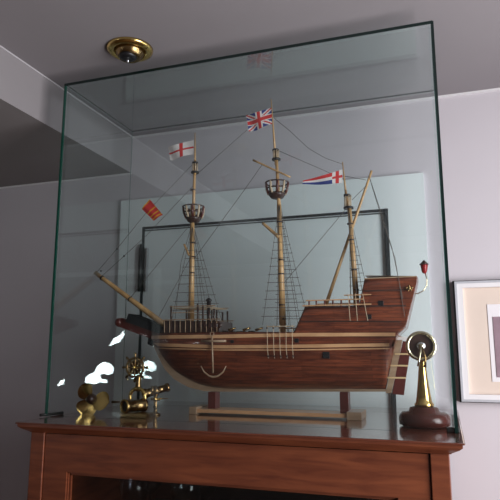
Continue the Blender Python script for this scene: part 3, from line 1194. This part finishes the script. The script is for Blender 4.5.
m.tube([(sx.x - .012, sx.y, kz), (sx.x + .012, sx.y - .002, kz)], .0032, 10)
m.sphere((sx.x + .003, sx.y - .008, kz + .001), .0055, 12)
m.tube([(sx.x + .010, sx.y, kz + .001), (sx.x + .034, sx.y, kz + .0025)], [.0012, .0008], 6)
m.build('clamp_knob', M['brass'], ts)
m = MB()
m.tube([(sx.x - .004, sx.y - .011, sx.z - .010), (sx.x - .004, sx.y - .011, sx.z + .012)], .004, 10)
m.build('collar', M['brass_dark'], ts)

# ------------------------------------------------------------------ engine order telegraph
EY = 1.29
ec = Vector((-0.0485, EY, TOP))
et = thing('engine_telegraph', 'brass engine telegraph with round dial on a turned wooden base', 'telegraph', ec)
k_ = EY / F
rb = 0.0525
m = MB()
m.lathe([(rb * .80, 0), (rb * .97, .004), (rb, .014), (rb * .97, .022), (rb * .86, .028), (rb * .60, .030), (rb * .54, .038), (rb * .3, .041)], ec, n=40)
m.build('base', M['base_wood'], et)
m = MB()
z0, z1 = TOP + .041, at(424, 357, EY).z
h = z1 - z0
m.lathe([(.0195, 0), (.020, .004), (.0165, .008), (.0145, h * .2), (.0105, h * .5), (.0075, h * .8), (.0068, h * .93), (.0095, h * .95), (.0095, h)], (ec.x + .001, EY, z0), n=28)
m.build('column', M['brass'], et)
dc = at(421, 346, EY)
R_ = 14 * k_
fdir = Vector((0.10, -1, 0)).normalized()
ux = Vector((0, 0, 1)).cross(fdir).normalized()
m = MB()
m.lathe([(R_ * .80, -.012), (R_ * 1.0, -.012), (R_ * 1.02, -.004), (R_, .006), (R_ * .97, .011), (R_ * .80, .011), (R_ * .80, -.012)], dc, axis=fdir, n=40)
m.build('head_ring', M['brass_pale'], et)
m = MB()
m.lathe([(R_ * .80, .002), (R_ * .80, .004)], dc, axis=fdir, n=36)
m.build('dial', M['darkwood'], et)
m = MB()
m.lathe([(R_ * .30, .0042), (R_ * .30, .006), (R_ * .15, .007)], dc, axis=fdir, n=24)
m.build('dial_plate', M['steel'], et)
m = MB()
m.lathe([(.0055, .004), (.0055, .014), (.002, .017)], dc, axis=fdir, n=16)
m.build('pivot', M['brass_pale'], et)
fo = fdir * .014
m = MB()
m.tube([dc + fo, dc + fo - Vector((0, 0, R_ * .9)) - ux * .006, dc + fo - Vector((0, 0, R_ * 1.35)) - ux * .008], [.0028, .0022, .0034], 8)
m.build('lever', M['brass_pale'], et)
m = MB()
m.tube([dc + fo, dc + fo - Vector((0, 0, R_ * .75)) + ux * .007, dc + fo - Vector((0, 0, R_ * 1.4)) + ux * .005], [.0028, .002, .003], 8)
m.build('lever', M['brass_dark'], et)

# ------------------------------------------------------------------ framed picture on the wall
PY = YW - 0.022
x0 = at(452.5, 285, PY).x
zt_ = at(460, 281.5, PY).z
zb_ = at(480, 402, PY).z
x1 = x0 + 0.46
pic = thing('framed_picture', 'silver framed print with beige and white mats hanging on the wall', 'picture', ((x0 + x1) / 2, YW, zb_))


def ring_frame(x0, x1, z0, z1, w_, y0, y1, name, mt, parent, bev=0):
    m = MB()
    o_ = [(x0, z0), (x1, z0), (x1, z1), (x0, z1)]
    i_ = [(x0 + w_, z0 + w_), (x1 - w_, z0 + w_), (x1 - w_, z1 - w_), (x0 + w_, z1 - w_)]
    for k in range(4):
        q = [o_[k], o_[(k + 1) % 4], i_[(k + 1) % 4], i_[k]]
        m.prism(q, y0, y1)
    return m.build(name, mt, parent)


px_ = PY / F
ring_frame(x0, x1, zb_ - .002, zt_ + .002, 1.6 * px_, PY, YW, 'frame_edge', M['black'], pic)
a0 = x0 + 1.7 * px_
ring_frame(a0, x1 - 1.7 * px_, zb_, zt_, 2 * px_, PY - .004, YW - .001, 'frame', M['silver'], pic)
ring_frame(a0 + 2 * px_, x1 - 3.7 * px_, zb_ + 1.5 * px_, zt_ - 1 * px_, 5 * px_, PY - .001, YW - .001, 'frame', M['cornice'], pic)
a1 = a0 + 6 * px_
MB().box((a1, PY + .010, zb_ + .008), (x1 - .028, YW - .002, zt_ - .006)).build('mat_board', M['mat_board'], pic)
ix = at(489, 330, PY).x
iz1, iz0 = at(495, 304, PY).z, at(495, 382, PY).z
ix1 = x1 - (ix - x0)
MB().box((ix, PY + .008, iz0), (ix1, PY + .012, iz1)).build('inner_mat', M['mat_white'], pic)
MB().box((ix + .012, PY + .006, iz0 + .012), (ix1 - .012, PY + .009, iz1 - .034)).build('print', M['art'], pic)

for o in bpy.data.objects:
    if '_w' in o:
        del o['_w']
